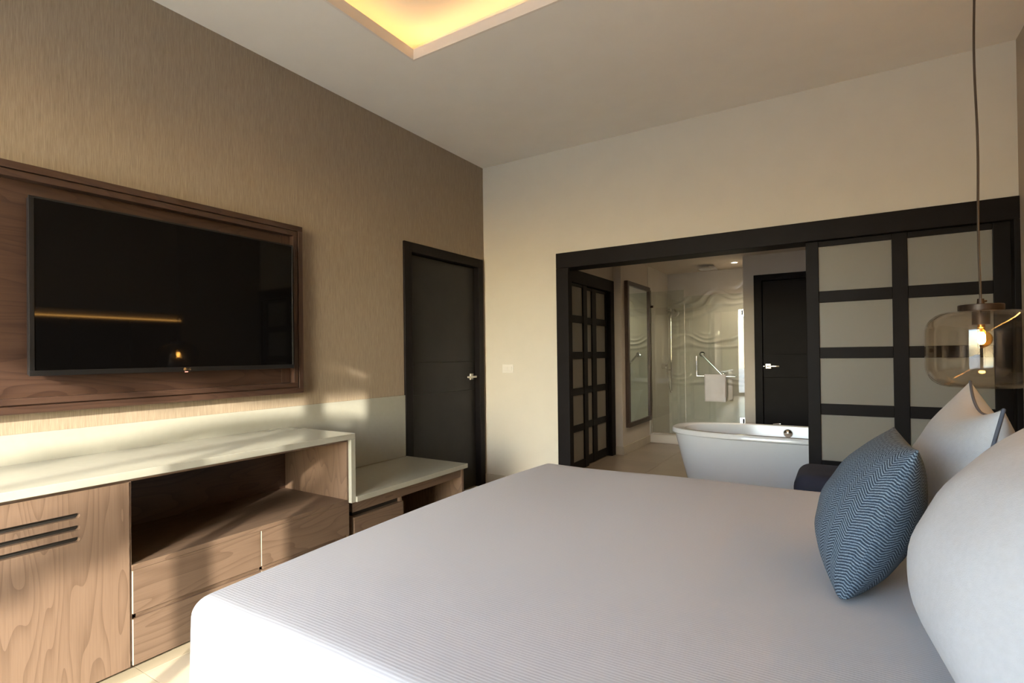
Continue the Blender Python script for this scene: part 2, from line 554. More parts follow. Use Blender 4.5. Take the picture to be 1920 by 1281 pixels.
def lattice_door(name, x0, x1, z0, z1, rows, cols, th, parent, xform):
    """sliding leaf: black lattice with one frosted pane in each opening; built in local u (across) / z, XFORM maps a box to world"""
    cs = [(x0, cols[0][0])] + [(a[1], b_[0]) for a, b_ in zip(cols, cols[1:])] + [(cols[-1][1], x1)]
    for a, b_ in cs:
        box('stile', xform(a, b_, 0, th, z0, z1), 'black', parent, bev=0.0025)
    zr = [(z0, rows[-1][0])] + [(rows[i][1], rows[i - 1][0]) for i in range(len(rows) - 1, 0, -1)] + [(rows[0][1], z1)]
    for a, b_ in cols:
        for za, zb in zr:
            box('rail', xform(a, b_, 0.003, th - 0.003, za, zb), 'black', parent, bev=0.0025)
        for za, zb in rows:
            box('pane', xform(a - .004, b_ + .004, th / 2 - .004, th / 2 + .004, za - .004, zb + .004), 'frost', parent)

ROWS = [(1.598, 1.895), (1.225, 1.523), (0.852, 1.153), (0.476, 0.779), (0.103, 0.405)]
d2 = thing('door_2', (0.32, 4.07, 0), None, None, kind='structure')
lattice_door('door_2', -0.191, 0.832, 0.012, 1.93, ROWS, [(-0.117, 0.280), (0.359, 0.755)], 0.042, d2,
             lambda a, b_, c, d, z0, z1: (a, b_, 4.05 + c, 4.05 + d, z0, z1))

# closed door in the left wall
struct(boxes('wall_door_light_block', [(XL - 1.1, XL - 1.0, 2.7, 4.3, 0, 2.5), (XL - 1.0, XL - T, 2.6, 2.7, 0, 2.5), (XL - 1.0, XL - T, 4.3, 4.4, 0, 2.5), (XL - 1.1, XL - T, 2.6, 4.4, 2.4, 2.5), (XL - 1.1, XL, 2.6, 4.4, -0.1, 0.0)], 'wall_cream'))  # unseen box added behind the door to stop sky light leaking in
d1 = thing('door_1', (XL, 3.48, 0), None, None, kind='structure')
box('frame_jamb', (XL - T, XL + 0.018, 2.962, 3.043, 0, 2.083), 'black', d1, bev=0.003)
box('frame_jamb', (XL - T, XL + 0.018, 3.93, 4.001, 0, 2.083), 'black', d1, bev=0.003)
box('frame_header', (XL - T, XL + 0.018, 3.043, 3.93, 2.008, 2.083), 'black', d1, bev=0.003)
leaf = box('door_leaf', (XL - 0.075, XL - 0.042, 3.046, 3.927, 0.008, 2.002), 'door_dark', d1)
for za, zb in ((0.01, 0.890), (0.894, 1.144), (1.148, 2.0)):
    box('panel', (XL - 0.043, XL - 0.036, 3.048, 3.925, za, zb), 'door_dark', leaf, bev=0.0015)

def lever(parent, c, out, along, mat='silver'):
    """square rose with a lever: C centre on the door face, OUT normal, ALONG lever direction"""
    c, out, along = Vector(c), Vector(out), Vector(along)
    up = Vector((0, 0, 1))
    def slab(p0, p1, p2):
        lo = [min(p0[i], p1[i]) for i in range(3)]
        hi = [max(p0[i], p1[i]) for i in range(3)]
        return (lo[0], hi[0], lo[1], hi[1], lo[2], hi[2])
    h = box('handle', slab(c - along * .028 - up * .028, c + along * .028 + up * .028 + out * .012, 0), mat, parent, bev=0.002)
    bm = bmesh.new()
    add_tube(bm, [c + out * .01, c + out * .05], 0.009, 12)
    add_box(bm, *slab(c - along * .012 - up * .009 + out * .042, c + along * .125 + up * .009 + out * .058, 0), bev=0.003)
    finish('lever', bm, mat, h, smooth=True)
    return h
lever(d1, (XL - 0.036, 3.865, 1.008), (1, 0, 0), (0, -1, 0))
tube('keyhole', [(XL - 0.037, 3.905, 1.008), (XL - 0.030, 3.905, 1.008)], 0.006, 'silver', d1)

# ------------------------------------------------------------------ window behind the camera
w1 = thing('window_1', ((WX0 + WX1) / 2, YF, WZ0), None, None, kind='structure')
fr = 0.05
bmw = [(WX0, WX0 + fr, YF - .11, YF - .04, WZ0, WZ1), (WX1 - fr, WX1, YF - .11, YF - .04, WZ0, WZ1), (WX0 + fr, WX1 - fr, YF - .11, YF - .04, WZ1 - fr, WZ1), (WX0 + fr, WX1 - fr, YF - .11, YF - .04, WZ0, WZ0 + fr)]
for q in bmw:
    box('window_frame', q, 'plastic', w1, bev=0.003)
box('mullion', (-0.807, -0.747, YF - .10, YF - .05, WZ0 + fr, WZ1 - fr), 'plastic', w1, bev=0.003)
box('pane', (WX0 + fr, -0.807, YF - .078, YF - .072, WZ0 + fr, WZ1 - fr), 'pane', w1)
box('pane', (-0.747, WX1 - fr, YF - .078, YF - .072, WZ0 + fr, WZ1 - fr), 'pane', w1)

# ------------------------------------------------------------------ bathroom shell
Y2 = YB + T
# left wall with the second sliding door
struct(boxes('wall_bathroom_left', [(-2.45, -2.30, Y2, 4.30, 0, BZ), (-2.45, -2.30, 4.30, 5.98, 2.06, BZ), (-2.45, -2.20, 5.98, 8.1, 0, BZ), (-2.45, -2.3, 5.975, 5.98, 0, BZ)], 'bath_wall'))
struct(boxes('wall_closet_light_block', [(-3.35, -3.25, Y2, 6.1, 0, BZ), (-3.25, -2.45, 6.0, 6.1, 0, BZ), (-3.25, -2.45, Y2, Y2 + .05, 0, BZ)], 'bath_wall'))  # unseen enclosure added behind the sliding panels to keep sky light out
struct(box('ceiling_bathroom', (-3.35, 1.6, Y2, 8.1, BZ, BZ + 0.1), 'bath_wall'))
struct(box('wall_bathroom_right', (1.5, 1.6, Y2, 8.1, 0, BZ), 'bath_wall'))
struct(boxes('wall_bathroom_near', [(XR, 1.5, YB + 0.001, Y2, 0, BZ)], 'bath_wall'))
# partition with the inner door
GX = -1.008
struct(boxes('wall_bathroom_back', [(GX, -0.845, 7.0, 7.12, 0, BZ), (-0.845, 0.045, 7.0, 7.12, 2.08, BZ), (0.045, 1.5, 7.0, 7.12, 0, BZ), (GX, GX + 0.1, 7.12, 8.0, 0, BZ)], 'bath_wall'))
struct(boxes('wall_closet_back', [(GX + .1, 1.5, 8.0, 8.1, 0, BZ)], 'bath_wall'))

# shower wall with wave relief bands
bm = bmesh.new()
nx, nz = 120, 240
sxa, sxb, sza, szb = -2.20, GX, 0.0, BZ
def relief(x, z):
    t = 0.0
    for zc, amp, half, slope in ((1.93, 1.0, 0.25, 0.24), (1.36, 0.8, 0.17, 0.0), (0.80, 0.6, 0.15, 0.0)):
        d = (z - zc - slope * (x + 1.55)) / half
        if abs(d) < 1:
            env = (1 - d * d) ** 2
            w = 0.055 * math.sin(x * 7.5 + zc * 5 + d * 1.2) + 0.02 * math.sin(x * 15 + zc)
            t += amp * env * (0.5 + 0.5 * math.sin((z - slope * (x + 1.55) * 1.0 + w * (1 + 0.7 * math.sin(zc * 9 + z * 14))) * 2 * math.pi / 0.105)) ** 2
    return 0.018 * t
grid = [[bm.verts.new((sxa + (sxb - sxa) * i / nx, 7.95 - relief(sxa + (sxb - sxa) * i / nx, sza + (szb - sza) * j / nz), sza + (szb - sza) * j / nz)) for j in range(nz + 1)] for i in range(nx + 1)]
for i in range(nx):
    for j in range(nz):
        bm.faces.new((grid[i][j], grid[i + 1][j], grid[i + 1][j + 1], grid[i][j + 1]))
add_box(bm, sxa - 0.1, sxb + 0.2, 7.955, 8.08, 0, BZ)
struct(finish('wall_shower', bm, 'gloss_tile', smooth=True, angle=60))
struct(box('wall_shower_side', (-2.202, -2.192, 7.0, 7.95, 0, BZ), 'gloss_tile'))
struct(box('trim_2', (-2.19, GX, 7.0, 7.12, 0, 0.115), 'bath_wall', bev=0.006))   # shower kerb
struct(boxes('baseboard_bathroom', [(-2.30, -2.19, 5.967, 5.979, 0, 0.10), (-2.199, -2.187, 5.967, 7.0, 0, 0.10), (GX, -0.889, 6.987, 6.999, 0, 0.1)], 'skirting', bev=0.002))

# sliding door pair in the bathroom's left wall
d3 = thing('door_3', (-2.36, 5.1, 0), None, None, kind='structure')
box('frame_header', (-2.46, -2.285, 4.19, 5.974, 1.93, 2.065), 'black', d3, bev=0.003)
box('frame_jamb', (-2.46, -2.285, 5.862, 5.974, 0, 1.93), 'black', d3, bev=0.003)
box('frame_jamb', (-2.46, -2.285, 4.19, 4.30, 0, 1.93), 'black', d3, bev=0.003)
lattice_door('leaf', 4.305, 5.19, 0.012, 1.925, ROWS, [(4.40, 4.69), (4.79, 5.09)], 0.038, d3,
             lambda a, b_, c, d, z0, z1: (-2.325 + c, -2.325 + d, a, b_, z0, z1))
lattice_door('leaf', 5.00, 5.855, 0.012, 1.925, ROWS, [(5.12, 5.415), (5.535, 5.815)], 0.036, d3,
             lambda a, b_, c, d, z0, z1: (-2.366 + c, -2.366 + d, a, b_, z0, z1))

# inner bathroom door
d4 = thing('door_4', (-0.4, 7.0, 0), None, None, kind='structure')
box('frame_jamb', (-0.886, -0.800, 6.982, 7.12, 0, 2.132), 'black', d4, bev=0.003)
box('frame_jamb', (0.0, 0.086, 6.982, 7.12, 0, 2.132), 'black', d4, bev=0.003)
box('frame_header', (-0.800, 0.0, 6.982, 7.12, 2.06, 2.132), 'black', d4, bev=0.003)
leaf = box('door_leaf', (-0.797, -0.003, 7.038, 7.07, 0.008, 2.056), 'void', d4)
for za, zb in ((0.01, 0.890), (0.896, 1.164), (1.170, 2.054)):
    box('panel', (-0.795, -0.005, 7.031, 7.039, za, zb), 'black', leaf, bev=0.0015)
lever(d4, (-0.743, 7.031, 1.027), (0, -1, 0), (1, 0, 0))
tube('keyhole', [(-0.79, 7.032, 1.027), (-0.79, 7.024, 1.027)], 0.006, 'silver', d4)

# ------------------------------------------------------------------ TV wall furniture
CY0 = 0.29
# backsplash
tag(box('backsplash', (XL + 0.0005, XL + 0.016, CY0, 2.957, 0.446, 0.906), 'splash', bev=0.0015), 'pale grey stone backsplash panel along the wall behind the stepped worktop', 'backsplash')

# worktop: high run, waterfall edge, low run
ZH, ZL, XF, TH = 0.787, 0.445, -2.235, 0.030
XB = XL + 0.017
wt = thing('worktop', (-2.5, 1.6, ZL), 'pale grey stone worktop stepping down from high console to low desk', 'worktop')
box('high_top', (XB, XF, CY0, 1.968, ZH - TH, ZH), 'stone', wt, bev=0.002)
box('waterfall_panel', (XB, XF, 1.968 - TH, 1.968, ZL - TH, ZH - TH), 'stone', wt, bev=0.0015)
box('low_top', (XB, XF + 0.01, 1.968, 2.962, ZL - TH, ZL), 'stone', wt, bev=0.002)
box('waterfall_panel', (XB, XF, CY0, CY0 + TH, 0.0, ZH - TH), 'stone', wt, bev=0.0015)

# media console
XC = -2.253                                # cabinet front plane
mc = thing('media_console', (-2.5, 1.1, 0), 'brown oak media console with open niche, slotted door and drawers under worktop', 'console')
NY0, NY1 = 0.914, 1.926
yR = 1.937
box('plinth', (-2.76, -2.42, 0.33, yR, 0.001, 0.056), 'void', mc)
box('bottom_board', (XB, XC - 0.02, 0.322, yR, 0.057, 0.075), 'wood_y', mc)
box('top_board', (XB, XC - 0.006, 0.322, yR, 0.745, 0.7565), 'wood_y', mc)
box('back_board', (XB, XB + 0.012, 0.322, yR, 0.075, 0.745), 'walnut_y', mc)
box('divider', (XB + 0.012, XC - 0.004, NY0 - 0.018, NY0, 0.075, 0.745), 'wood_z', mc)
box('side_board', (XB + 0.012, XC - 0.004, NY1, yR, 0.075, 0.745), 'wood_z', mc)
box('side_board', (XB + 0.012, XC - 0.02, 0.322, 0.34, 0.075, 0.745), 'wood_z', mc)
box('niche_shelf', (XB + 0.012, XC, NY0, NY1, 0.413, 0.433), 'wood_y', mc, bev=0.001)
# door with three finger slots
door = box('door', (XC - 0.02, XC, 0.325, 0.906, 0.058, 0.744), 'wood_z', mc)
cutters = []
for z in (0.661, 0.619, 0.579):
    bm = bmesh.new()
    n = 10
    ring = []
    for k in range(n + 1):
        a = -math.pi / 2 + math.pi * k / n
        ring.append((0.748 + 0.009 * math.cos(a), z + 0.009 * math.sin(a)))
    for k in range(n + 1):
        a = math.pi / 2 + math.pi * k / n
        ring.append((0.462 + 0.009 * math.cos(a), z + 0.009 * math.sin(a)))
    va = [bm.verts.new((XC - 0.05, y, zz)) for y, zz in ring]
    vb = [bm.verts.new((XC + 0.05, y, zz)) for y, zz in ring]
    bm.faces.new(va); bm.faces.new(vb[::-1])
    for k in range(len(ring)):
        j = (k + 1) % len(ring)
        bm.faces.new((va[k], vb[k], vb[j], va[j]))
    cutters.append(finish('cutter', bm, 'void'))
cut(door, cutters)
box('slot_backing', (XC - 0.028, XC - 0.0205, 0.43, 0.78, 0.55, 0.69), 'void', door)
# four drawers
YS = 1.429
for za, zb in ((0.249, 0.412), (0.058, 0.231)):
    for ya, yb in ((NY0 + 0.002, YS - 0.002), (YS + 0.002, yR - 0.001)):
        dr = box('drawer', (XC - 0.018, XC, ya, yb, za, zb - 0.0), 'wood_y', mc, bev=0.0012)
        box('edge_strip', (XC - 0.016, XC + 0.0004, ya - 0.0012, ya + 0.0016, za + 0.002, zb - 0.002), 'pale_frame', dr)
        box('finger_groove', (XC - 0.03, XC - 0.012, ya + 0.014, yb, zb, zb + 0.0165 if zb < 0.3 else zb + 0.0008), 'wood_y', dr)

# low desk unit
lc = thing('desk_unit', (-2.5, 2.46, 0), 'low brown oak desk unit with drawer and open knee space beside dark door', 'desk')
box('apron', (-2.30, -2.265, 1.97, 2.93, 0.352, ZL - TH - 0.001), 'wood_y', lc, bev=0.001)
box('side_board', (XB, -2.256, 2.93, 2.953, 0.0, ZL - TH - 0.001), 'wood_z', lc, bev=0.001)
box('back_board', (XB, XB + 0.015, 2.36, 2.93, 0.0, ZL - TH - 0.001), 'wood_y', lc)
box('divider', (XB, -2.27, 2.335, 2.353, 0.0, 0.351), 'wood_z', lc)
dr = box('drawer', (-2.275, -2.256, 1.975, 2.352, 0.02, 0.325), 'wood_y', lc, bev=0.001)
box('finger_groove', (-2.32, -2.29, 1.99, 2.335, 0.325, 0.351), 'void', dr)
box('carcass', (XB, -2.277, 1.971, 2.334, 0.02, 0.324), 'wood_x', lc)

# wall panel for the television: moulded frame around a recessed panel
tp = thing('wall_panel', (XL, 1.17, 0.99), 'dark brown wooden framed panel on the wall behind the television', 'wall panel')
PY0, PY1, PZ0, PZ1 = 0.30, 2.036, 0.989, 1.991
XP = XL + 0.06
def frame_pieces(name, y0, y1, z0, z1, w, x0, x1, par):
    for nm, q, mm in ((name, (x0, x1, y0, y1, z1 - w, z1), 'walnut_y'), (name, (x0, x1, y0, y1, z0, z0 + w), 'walnut_y'),
                      (name, (x0, x1, y0, y0 + w, z0 + w, z1 - w), 'walnut_z'), (name, (x0, x1, y1 - w, y1, z0 + w, z1 - w), 'walnut_z')):
        box(nm, q, mm, par, bev=0.0015)
frame_pieces('outer_frame', PY0, PY1, PZ0, PZ1, 0.030, XL + 0.001, XP, tp)
frame_pieces('groove', PY0 + .030, PY1 - .030, PZ0 + .030, PZ1 - .030, 0.006, XL + 0.001, XP - 0.012, tp)
frame_pieces('inner_frame', PY0 + .036, PY1 - .036, PZ0 + .036, PZ1 - .036, 0.026, XL + 0.001, XP - 0.002, tp)
box('back_panel', (XL + 0.001, XL + 0.012, PY0 + .062, PY1 - .062, PZ0 + .062, PZ1 - .062), 'walnut_y', tp)
box('end_stile', (XL + 0.012, XL + 0.020, 1.916, 1.972, PZ0 + .064, PZ1 - .064), 'walnut_z', tp)

# television
tv = thing('television', (XL + 0.05, 1.35, 1.14), 'large flat black television switched off on dark wooden wall panel', 'television')
TYA, TYB, TZA, TZB = 0.757, 1.948, 1.139, 1.862
XT = XL + 0.088
box('casing', (XL + 0.045, XT - 0.006, TYA + .004, TYB - .004, TZA + .004, TZB - .004), 'tvblack', tv, bev=0.004)
box('wall_mount', (XL + 0.021, XL + 0.045, 1.15, 1.55, 1.35, 1.65), 'tvblack', tv)
for q in ((TYA, TYB, TZB - .008, TZB), (TYA, TYB, TZA, TZA + .022), (TYA, TYA + .017, TZA + .022, TZB - .008), (TYB - .008, TYB, TZA + .022, TZB - .008)):
    box('bezel', (XT - 0.010, XT + 0.001, *q), 'tvblack', tv, bev=0.0012)
box('screen', (XT - 0.006, XT - 0.001, TYA + .017, TYB - .008, TZA + .022, TZB - .008), 'screen', tv)
cu = bpy.data.curves.new('logo', 'FONT')
cu.body = 'LG'
cu.size = 0.0145
cu.extrude = 0.0003
to = bpy.data.objects.new('tmp', cu)
COL.objects.link(to)
bpy.context.view_layer.update()
me = bpy.data.meshes.new_from_object(to.evaluated_get(bpy.context.evaluated_depsgraph_get()))
bpy.data.objects.remove(to)
me.transform(Matrix(((0, 0, 1, XT + 0.0012), (1, 0, 0, 1.352), (0, 1, 0, TZA + 0.006), (0, 0, 0, 1))))
logo = link_mesh('logo', me, 'silver', tv)
bm = bmesh.new()
add_lathe(bm, [(0.0, 0.0006), (0.0072, 0.0006), (0.0072, 0.0)], 0, 0, 20)
bm.transform(Matrix(((0, 0, 1, XT + 0.0010), (1, 0, 0, 1.341), (0, 1, 0, TZA + 0.0112), (0, 0, 0, 1))))
finish('emblem', bm, 'silver', logo)
box('standby_light', (XT - 0.008, XT - 0.001, 1.345, 1.356, TZA - 0.004, TZA - 0.0002), 'red', tv)

# light switch on the cream wall
ls = thing('light_switch', (-2.563, YB, 1.04), 'white double light switch on the cream wall beside the dark door', 'switch')
box('plate', (-2.621, -2.505, YB - 0.008, YB - 0.0002, 1.037, 1.115), 'plastic', ls, bev=0.002)
for k in range(2):
    box('rocker', (-2.606 + .046 * k, -2.564 + .046 * k, YB - 0.0125, YB - 0.008, 1.056, 1.096), 'plastic', ls, bev=0.0015)

# ------------------------------------------------------------------ bed
BX0, BX1, BY0, BY1, BT = -1.515, 0.79, 0.735, 2.795, 0.572
bed = thing('bed', (-0.36, 1.76, 0), 'wide bed base and mattress beneath the white ribbed bedspread', 'bed')
box('base', (BX0 + .08, BX1, BY0 + .07, BY1 - .07, 0.05, 0.30), 'headboard', bed, bev=0.01)
box('mattress', (BX0 + .05, BX1, BY0 + .045, BY1 - .045, 0.30, BT - 0.02), 'mattress', bed, bev=0.03, seg=4)
for x in (BX0 + .2, BX1 - .12):
    for y in (BY0 + .2, BY1 - .2):
        box('leg', (x - .03, x + .03, y - .03, y + .03, 0, 0.05), 'void', bed)
def soft(p, nrm):
    k = max(0.0, min(1.0, (BT - p.z) / 0.5))
    top = max(0.0, min(1.0, (p.z - BT + 0.12) / 0.12))
    dz = top * (0.006 * math.sin(p.x * 2.1 + 1) * math.sin(p.y * 2.7) + 0.003 * math.sin(p.x * 6.3 + p.y * 2.2) - 0.010 * ((p.y - 1.765) / 1.03) ** 4)
    out = k * 0.014 + k * 0.006 * math.sin((p.x + p.y) * 9.0)
    q = p + Vector((nrm.x, nrm.y, 0)) * out
    q.z += dz
    if q.x > BX1 + 0.002: q.x = BX1 + 0.002
    return q
tag(rounded_box('bedspread', (BX0, BX1, BY0, BY1, 0.045, BT), 0.055, 'spread', n=44, disp=soft, drop_bottom=True), 'white finely ribbed bedspread covering the wide bed', 'bedspread')

# headboard
hb = thing('headboard', (0.83, 1.75, 0.2), 'dark upholstered headboard with amber light line, mirrored in the television', 'headboard')
box('pale_surround', (0.822, XR - 0.0005, 0.45, 3.12, 0.12, 1.70), 'pale_frame', hb, bev=0.004)
for k in range(5):
    y0 = 0.53 + 0.502 * k
    box('panel', (0.797, 0.8215, y0, y0 + 0.498, 0.2, 1.615), 'headboard', hb, bev=0.012, seg=3)
box('led_strip', (0.8, 0.8215, 0.53, 3.04, 1.626, 1.632), 'led_head', hb)

# pillows
def pillow(name, c, W, H, Th, tilt, yaw, mat, label, cat, group=None, pipe=0.0, pinch=0.07, expo=0.5, N=30, sag=0.0, roll=0.0):
    c = Vector(c)
    ct_, st_ = math.cos(tilt), math.sin(tilt)
    Rz = Matrix.Rotation(yaw, 3, 'Z')
    ax = Rz @ Vector((0, 1, 0))
    ay = Rz @ Vector((st_, 0, ct_))
    an = Rz @ Vector((-ct_, 0, st_))
    ax, ay = ax * math.cos(roll) + ay * math.sin(roll), ay * math.cos(roll) - ax * math.sin(roll)
    def pos(u, v, side):
        du = 1 - pinch * (1 - v * v)
        dv = 1 - pinch * (1 - u * u)
        x = W / 2 * u * du
        y = H / 2 * v * dv - sag * (1 - u * u) * max(0, v)
        t = ((1 - u * u) * (1 - v * v))
        t = Th * (max(t, 0) ** expo) * (1 - 0.12 * v)
        wr = 0.004 * math.sin(u * 7 + v * 5 + c.y * 9) * math.sin(v * 6 - u * 3) * (1 - u * u) * (1 - v * v)
        p = c + ax * x + ay * y + an * (side * t + wr)
        p.z = max(p.z, BT + 0.009)                    # rests on the bedspread
        return p
    bm = bmesh.new()
    uvl = bm.loops.layers.uv.new('UVMap')
    par = [math.sin(math.pi / 2 * (-1 + 2 * i / N)) for i in range(N + 1)]
    uvs = {}
    sheets = {}
    for side in (1, -1):
        g = []
        for i, u in enumerate(par):
            row = []
            for j, v in enumerate(par):
                edge = i in (0, N) or j in (0, N)
                if side == -1 and edge:
                    row.append(sheets[1][i][j])
                else:
                    row.append(bm.verts.new(pos(u, v, side)))
            g.append(row)
        sheets[side] = g
        for i in range(N):
            for j in range(N):
                q = [(i, j), (i + 1, j), (i + 1, j + 1), (i, j + 1)]
                f = bm.faces.new([g[a][b_] for a, b_ in q])
                for lp, (a, b_) in zip(f.loops, q):
                    lp[uvl].uv = (par[a] * W / 2 + 3 + side, par[b_] * H / 2 + 3)
    o = finish(name, bm, mat, smooth=True, angle=120)
    tag(o, label, cat, group)
    if pipe:
        pts = [pos(u, -1, 1) for u in par] + [pos(1, v, 1) for v in par[1:]] + [pos(u, 1, 1) for u in par[::-1][1:]] + [pos(-1, v, 1) for v in par[::-1][1:]]
        bm = bmesh.new()
        add_tube(bm, pts, pipe, 8, cap=False)
        p = finish('piping', bm, 'piping', smooth=True, angle=180)
        p.parent = o
    return o
R = math.radians
pillow('pillow', (0.645, 2.22, 0.83), 0.70, 0.52, 0.13, R(6), 0, 'pillow', 'white pillow hidden behind the pair against the headboard, lamplit edge only', 'pillow', 'bed pillows', 0.0035)
pillow('pillow', (0.325, 2.17, 0.805), 0.68, 0.53, 0.145, R(11), R(-3), 'pillow', 'white square pillow with slate piping under the glass pendant lamp', 'pillow', 'bed pillows', 0.0045, sag=0.04, roll=R(3.5))
pillow('pillow', (0.315, 1.30, 0.802), 0.70, 0.54, 0.185, R(24), R(4), 'pillow', 'large white square pillow nearest the camera behind the blue cushion', 'pillow', 'bed pillows', 0.0045, pinch=0.10)
pillow('cushion', (0.064, 1.775, 0.765), 0.45, 0.43, 0.115, R(22), R(2), 'herringbone', 'blue herringbone throw cushion leaning against the white pillows', 'cushion', pinch=0.05, expo=0.55, N=30)

# ------------------------------------------------------------------ pendant lamp
PX, PY = 0.492, 2.86
pl = thing('pendant_lamp', (PX, PY, 1.04), 'smoky glass drum pendant lamp with glowing bulb above the pillows', 'lamp')
bm = bmesh.new()
R0 = 0.186
prof = []
z0, z1 = 1.043, 1.357
rb = 0.085
prof.append((0.0, z0)); prof.append((0.05, z0))
for k in range(9):
    a = -math.pi / 2 + math.pi / 2 * k / 8
    prof.append((R0 - rb + rb * math.cos(a), z0 + rb + rb * math.sin(a)))
for k in range(9):
    a = math.pi / 2 * k / 8
    prof.append((R0 - rb + rb * math.cos(a), z1 - rb + rb * math.sin(a)))
prof.append((0.06, z1))
inner = [(max(0, r - 0.0035) if r > 0.06 else r, z + (0.0035 if z < 1.2 else -0.0035)) for r, z in prof]
inner[-1] = (0.06, z1 - 0.0035)
add_lathe(bm, prof + inner[::-1], PX, PY, 56)
finish('glass_shade', bm, 'smoke', pl, smooth=True, angle=60)
bm = bmesh.new()
add_lathe(bm, [(0.0, 1.384), (0.072, 1.384), (0.074, 1.382), (0.074, 1.359), (0.072, 1.357), (0.0, 1.357)], PX, PY, 40)
finish('cap', bm, 'bronze', pl, smooth=True)
bm = bmesh.new()
add_lathe(bm, [(0.0, 1.356), (0.029, 1.356), (0.029, 1.302), (0.022, 1.302), (0.022, 1.315), (0.0, 1.315)], PX, PY, 28)
sk = finish('socket', bm, 'bronze', pl, smooth=True)
bm = bmesh.new()
add_lathe(bm, [(0.0, 1.41), (0.011, 1.408), (0.013, 1.384), (0.0, 1.384)], PX, PY, 16)
add_tube(bm, [(PX, PY, 1.397), (PX + 0.02, PY + 0.01, 1.399)], 0.004, 8)
finish('cord_grip', bm, 'bronze', pl, smooth=True)
pts = []
for k in range(49):
    t = k / 48
    z = 1.405 + (ZC - 1.405) * t
    w = math.sin(t * math.pi)
    pts.append((PX + w * (0.0045 * math.sin(z * 7.0) - 0.004), PY + w * 0.004 * math.cos(z * 6.1), z))
tube('cord', pts, 0.0042, 'cord', pl, 8)
bm = bmesh.new()
add_lathe(bm, [(0.0, ZC - 0.001), (0.06, ZC - 0.001), (0.06, ZC - 0.022), (0.055, ZC - 0.025), (0.0, ZC - 0.025)], PX, PY, 32)
finish('ceiling_rose', bm, 'bronze', pl, smooth=True)
bm = bmesh.new()
prof = [(0.012, 1.314), (0.013, 1.290)]
for k in range(13):
    a = math.radians(72) - math.radians(162) * k / 12
    prof.append((0.036 * math.cos(a), 1.242 + 0.036 * math.sin(a)))
add_lathe(bm, prof, PX, PY, 32)
bulb = finish('bulb', bm, 'bulbglass', pl, smooth=True)
bm = bmesh.new()
add_lathe(bm, [(0.0, 1.272), (0.008, 1.270), (0.0135, 1.258), (0.0135, 1.232), (0.008, 1.222), (0.0, 1.220)], PX, PY, 20)
finish('filament', bm, 'bulb', bulb, smooth=True)
bm = bmesh.new()
add_lathe(bm, [(0.0, 1.316), (0.0125, 1.316), (0.0125, 1.290), (0.004, 1.286), (0.003, 1.271), (0.0, 1.271)], PX, PY, 20)
finish('bulb_stem', bm, 'brass', bulb, smooth=True)

# ------------------------------------------------------------------ navy bench in front of the sliding door
nb = thing('bench', (0.25, 3.5, 0), 'navy upholstered bench with rounded end beside the sliding lattice door', 'bench')
rounded_box('seat', (-0.236, 0.74, 3.30, 3.76, 0.22, 0.515), 0.075, 'navy', nb, n=20)
box('base', (-0.17, 0.68, 3.36, 3.70, 0.02, 0.225), 'navy', nb, bev=0.01)

# ------------------------------------------------------------------ bathtub
def ell(a, b_, e=2.6):
    out = []
    for k in range(72):
        t = 2 * math.pi * k / 72
        c, s_ = math.cos(t), math.sin(t)
        out.append((a * math.copysign(abs(c) ** (2 / e), c), b_ * math.copysign(abs(s_) ** (2 / e), s_)))
    return out
TCX, TCY, TL_, TW_, TZ = -0.425, 4.87, 0.875, 0.395, 0.545
bt = thing('bathtub', (TCX, TCY, 0), 'white freestanding oval bathtub beyond the wide dark-framed opening', 'bathtub')
def loft(name, rings, mat, parent, cap_first=False, cap_last=False):
    bm = bmesh.new()
    rr = [[bm.verts.new((TCX + x, TCY + y, z)) for x, y in ell(a, b_)] for a, b_, z in rings]
    for p, q in zip(rr, rr[1:]):
        for k in range(72):
            j = (k + 1) % 72
            bm.faces.new((p[k], p[j], q[j], q[k]))
    if cap_first: bm.faces.new(rr[0][::-1])
    if cap_last: bm.faces.new(rr[-1])
    return finish(name, bm, mat, parent, smooth=True, angle=50)
loft('shell', [(TL_ - .155, TW_ - .11, 0.0), (TL_ - .15, TW_ - .10, 0.012), (TL_ - .115, TW_ - .078, 0.12), (TL_ - .065, TW_ - .045, 0.32), (TL_ - .03, TW_ - .022, 0.47), (TL_ - .022, TW_ - .016, 0.498)], 'tub', bt, cap_first=True)
loft('rim', [(TL_ - .022, TW_ - .016, 0.498), (TL_ - .008, TW_ - .008, 0.500), (TL_, TW_, 0.506), (TL_, TW_, TZ - 0.008), (TL_ - .006, TW_ - .006, TZ), (TL_ - .10, TW_ - .05, TZ), (TL_ - .108, TW_ - .056, TZ - 0.006)], 'tub', bt)
loft('basin', [(TL_ - .108, TW_ - .056, TZ - 0.006), (TL_ - .14, TW_ - .075, 0.40), (TL_ - .22, TW_ - .11, 0.20), (TL_ - .30, TW_ - .16, 0.13)], 'tub', bt, cap_last=True)
bm = bmesh.new()
add_lathe(bm, [(0.0, 0.03), (0.02, 0.028), (0.034, 0.018), (0.038, 0.0)], 0, 0, 28)
bm.transform(Matrix(((1, 0, 0, -0.40), (0, 0, -1, TCY + TW_ - .062), (0, 1, 0, 0.482), (0, 0, 0, 1))))
finish('overflow_cap', bm, 'chrome', bt, smooth=True)
tube('drain_lever', [(-0.52, TCY + TW_ - .03, TZ), (-0.52, TCY + TW_ - .03, TZ + .010), (-0.46, TCY + TW_ - .03, TZ + .014)], 0.005, 'chrome', bt)

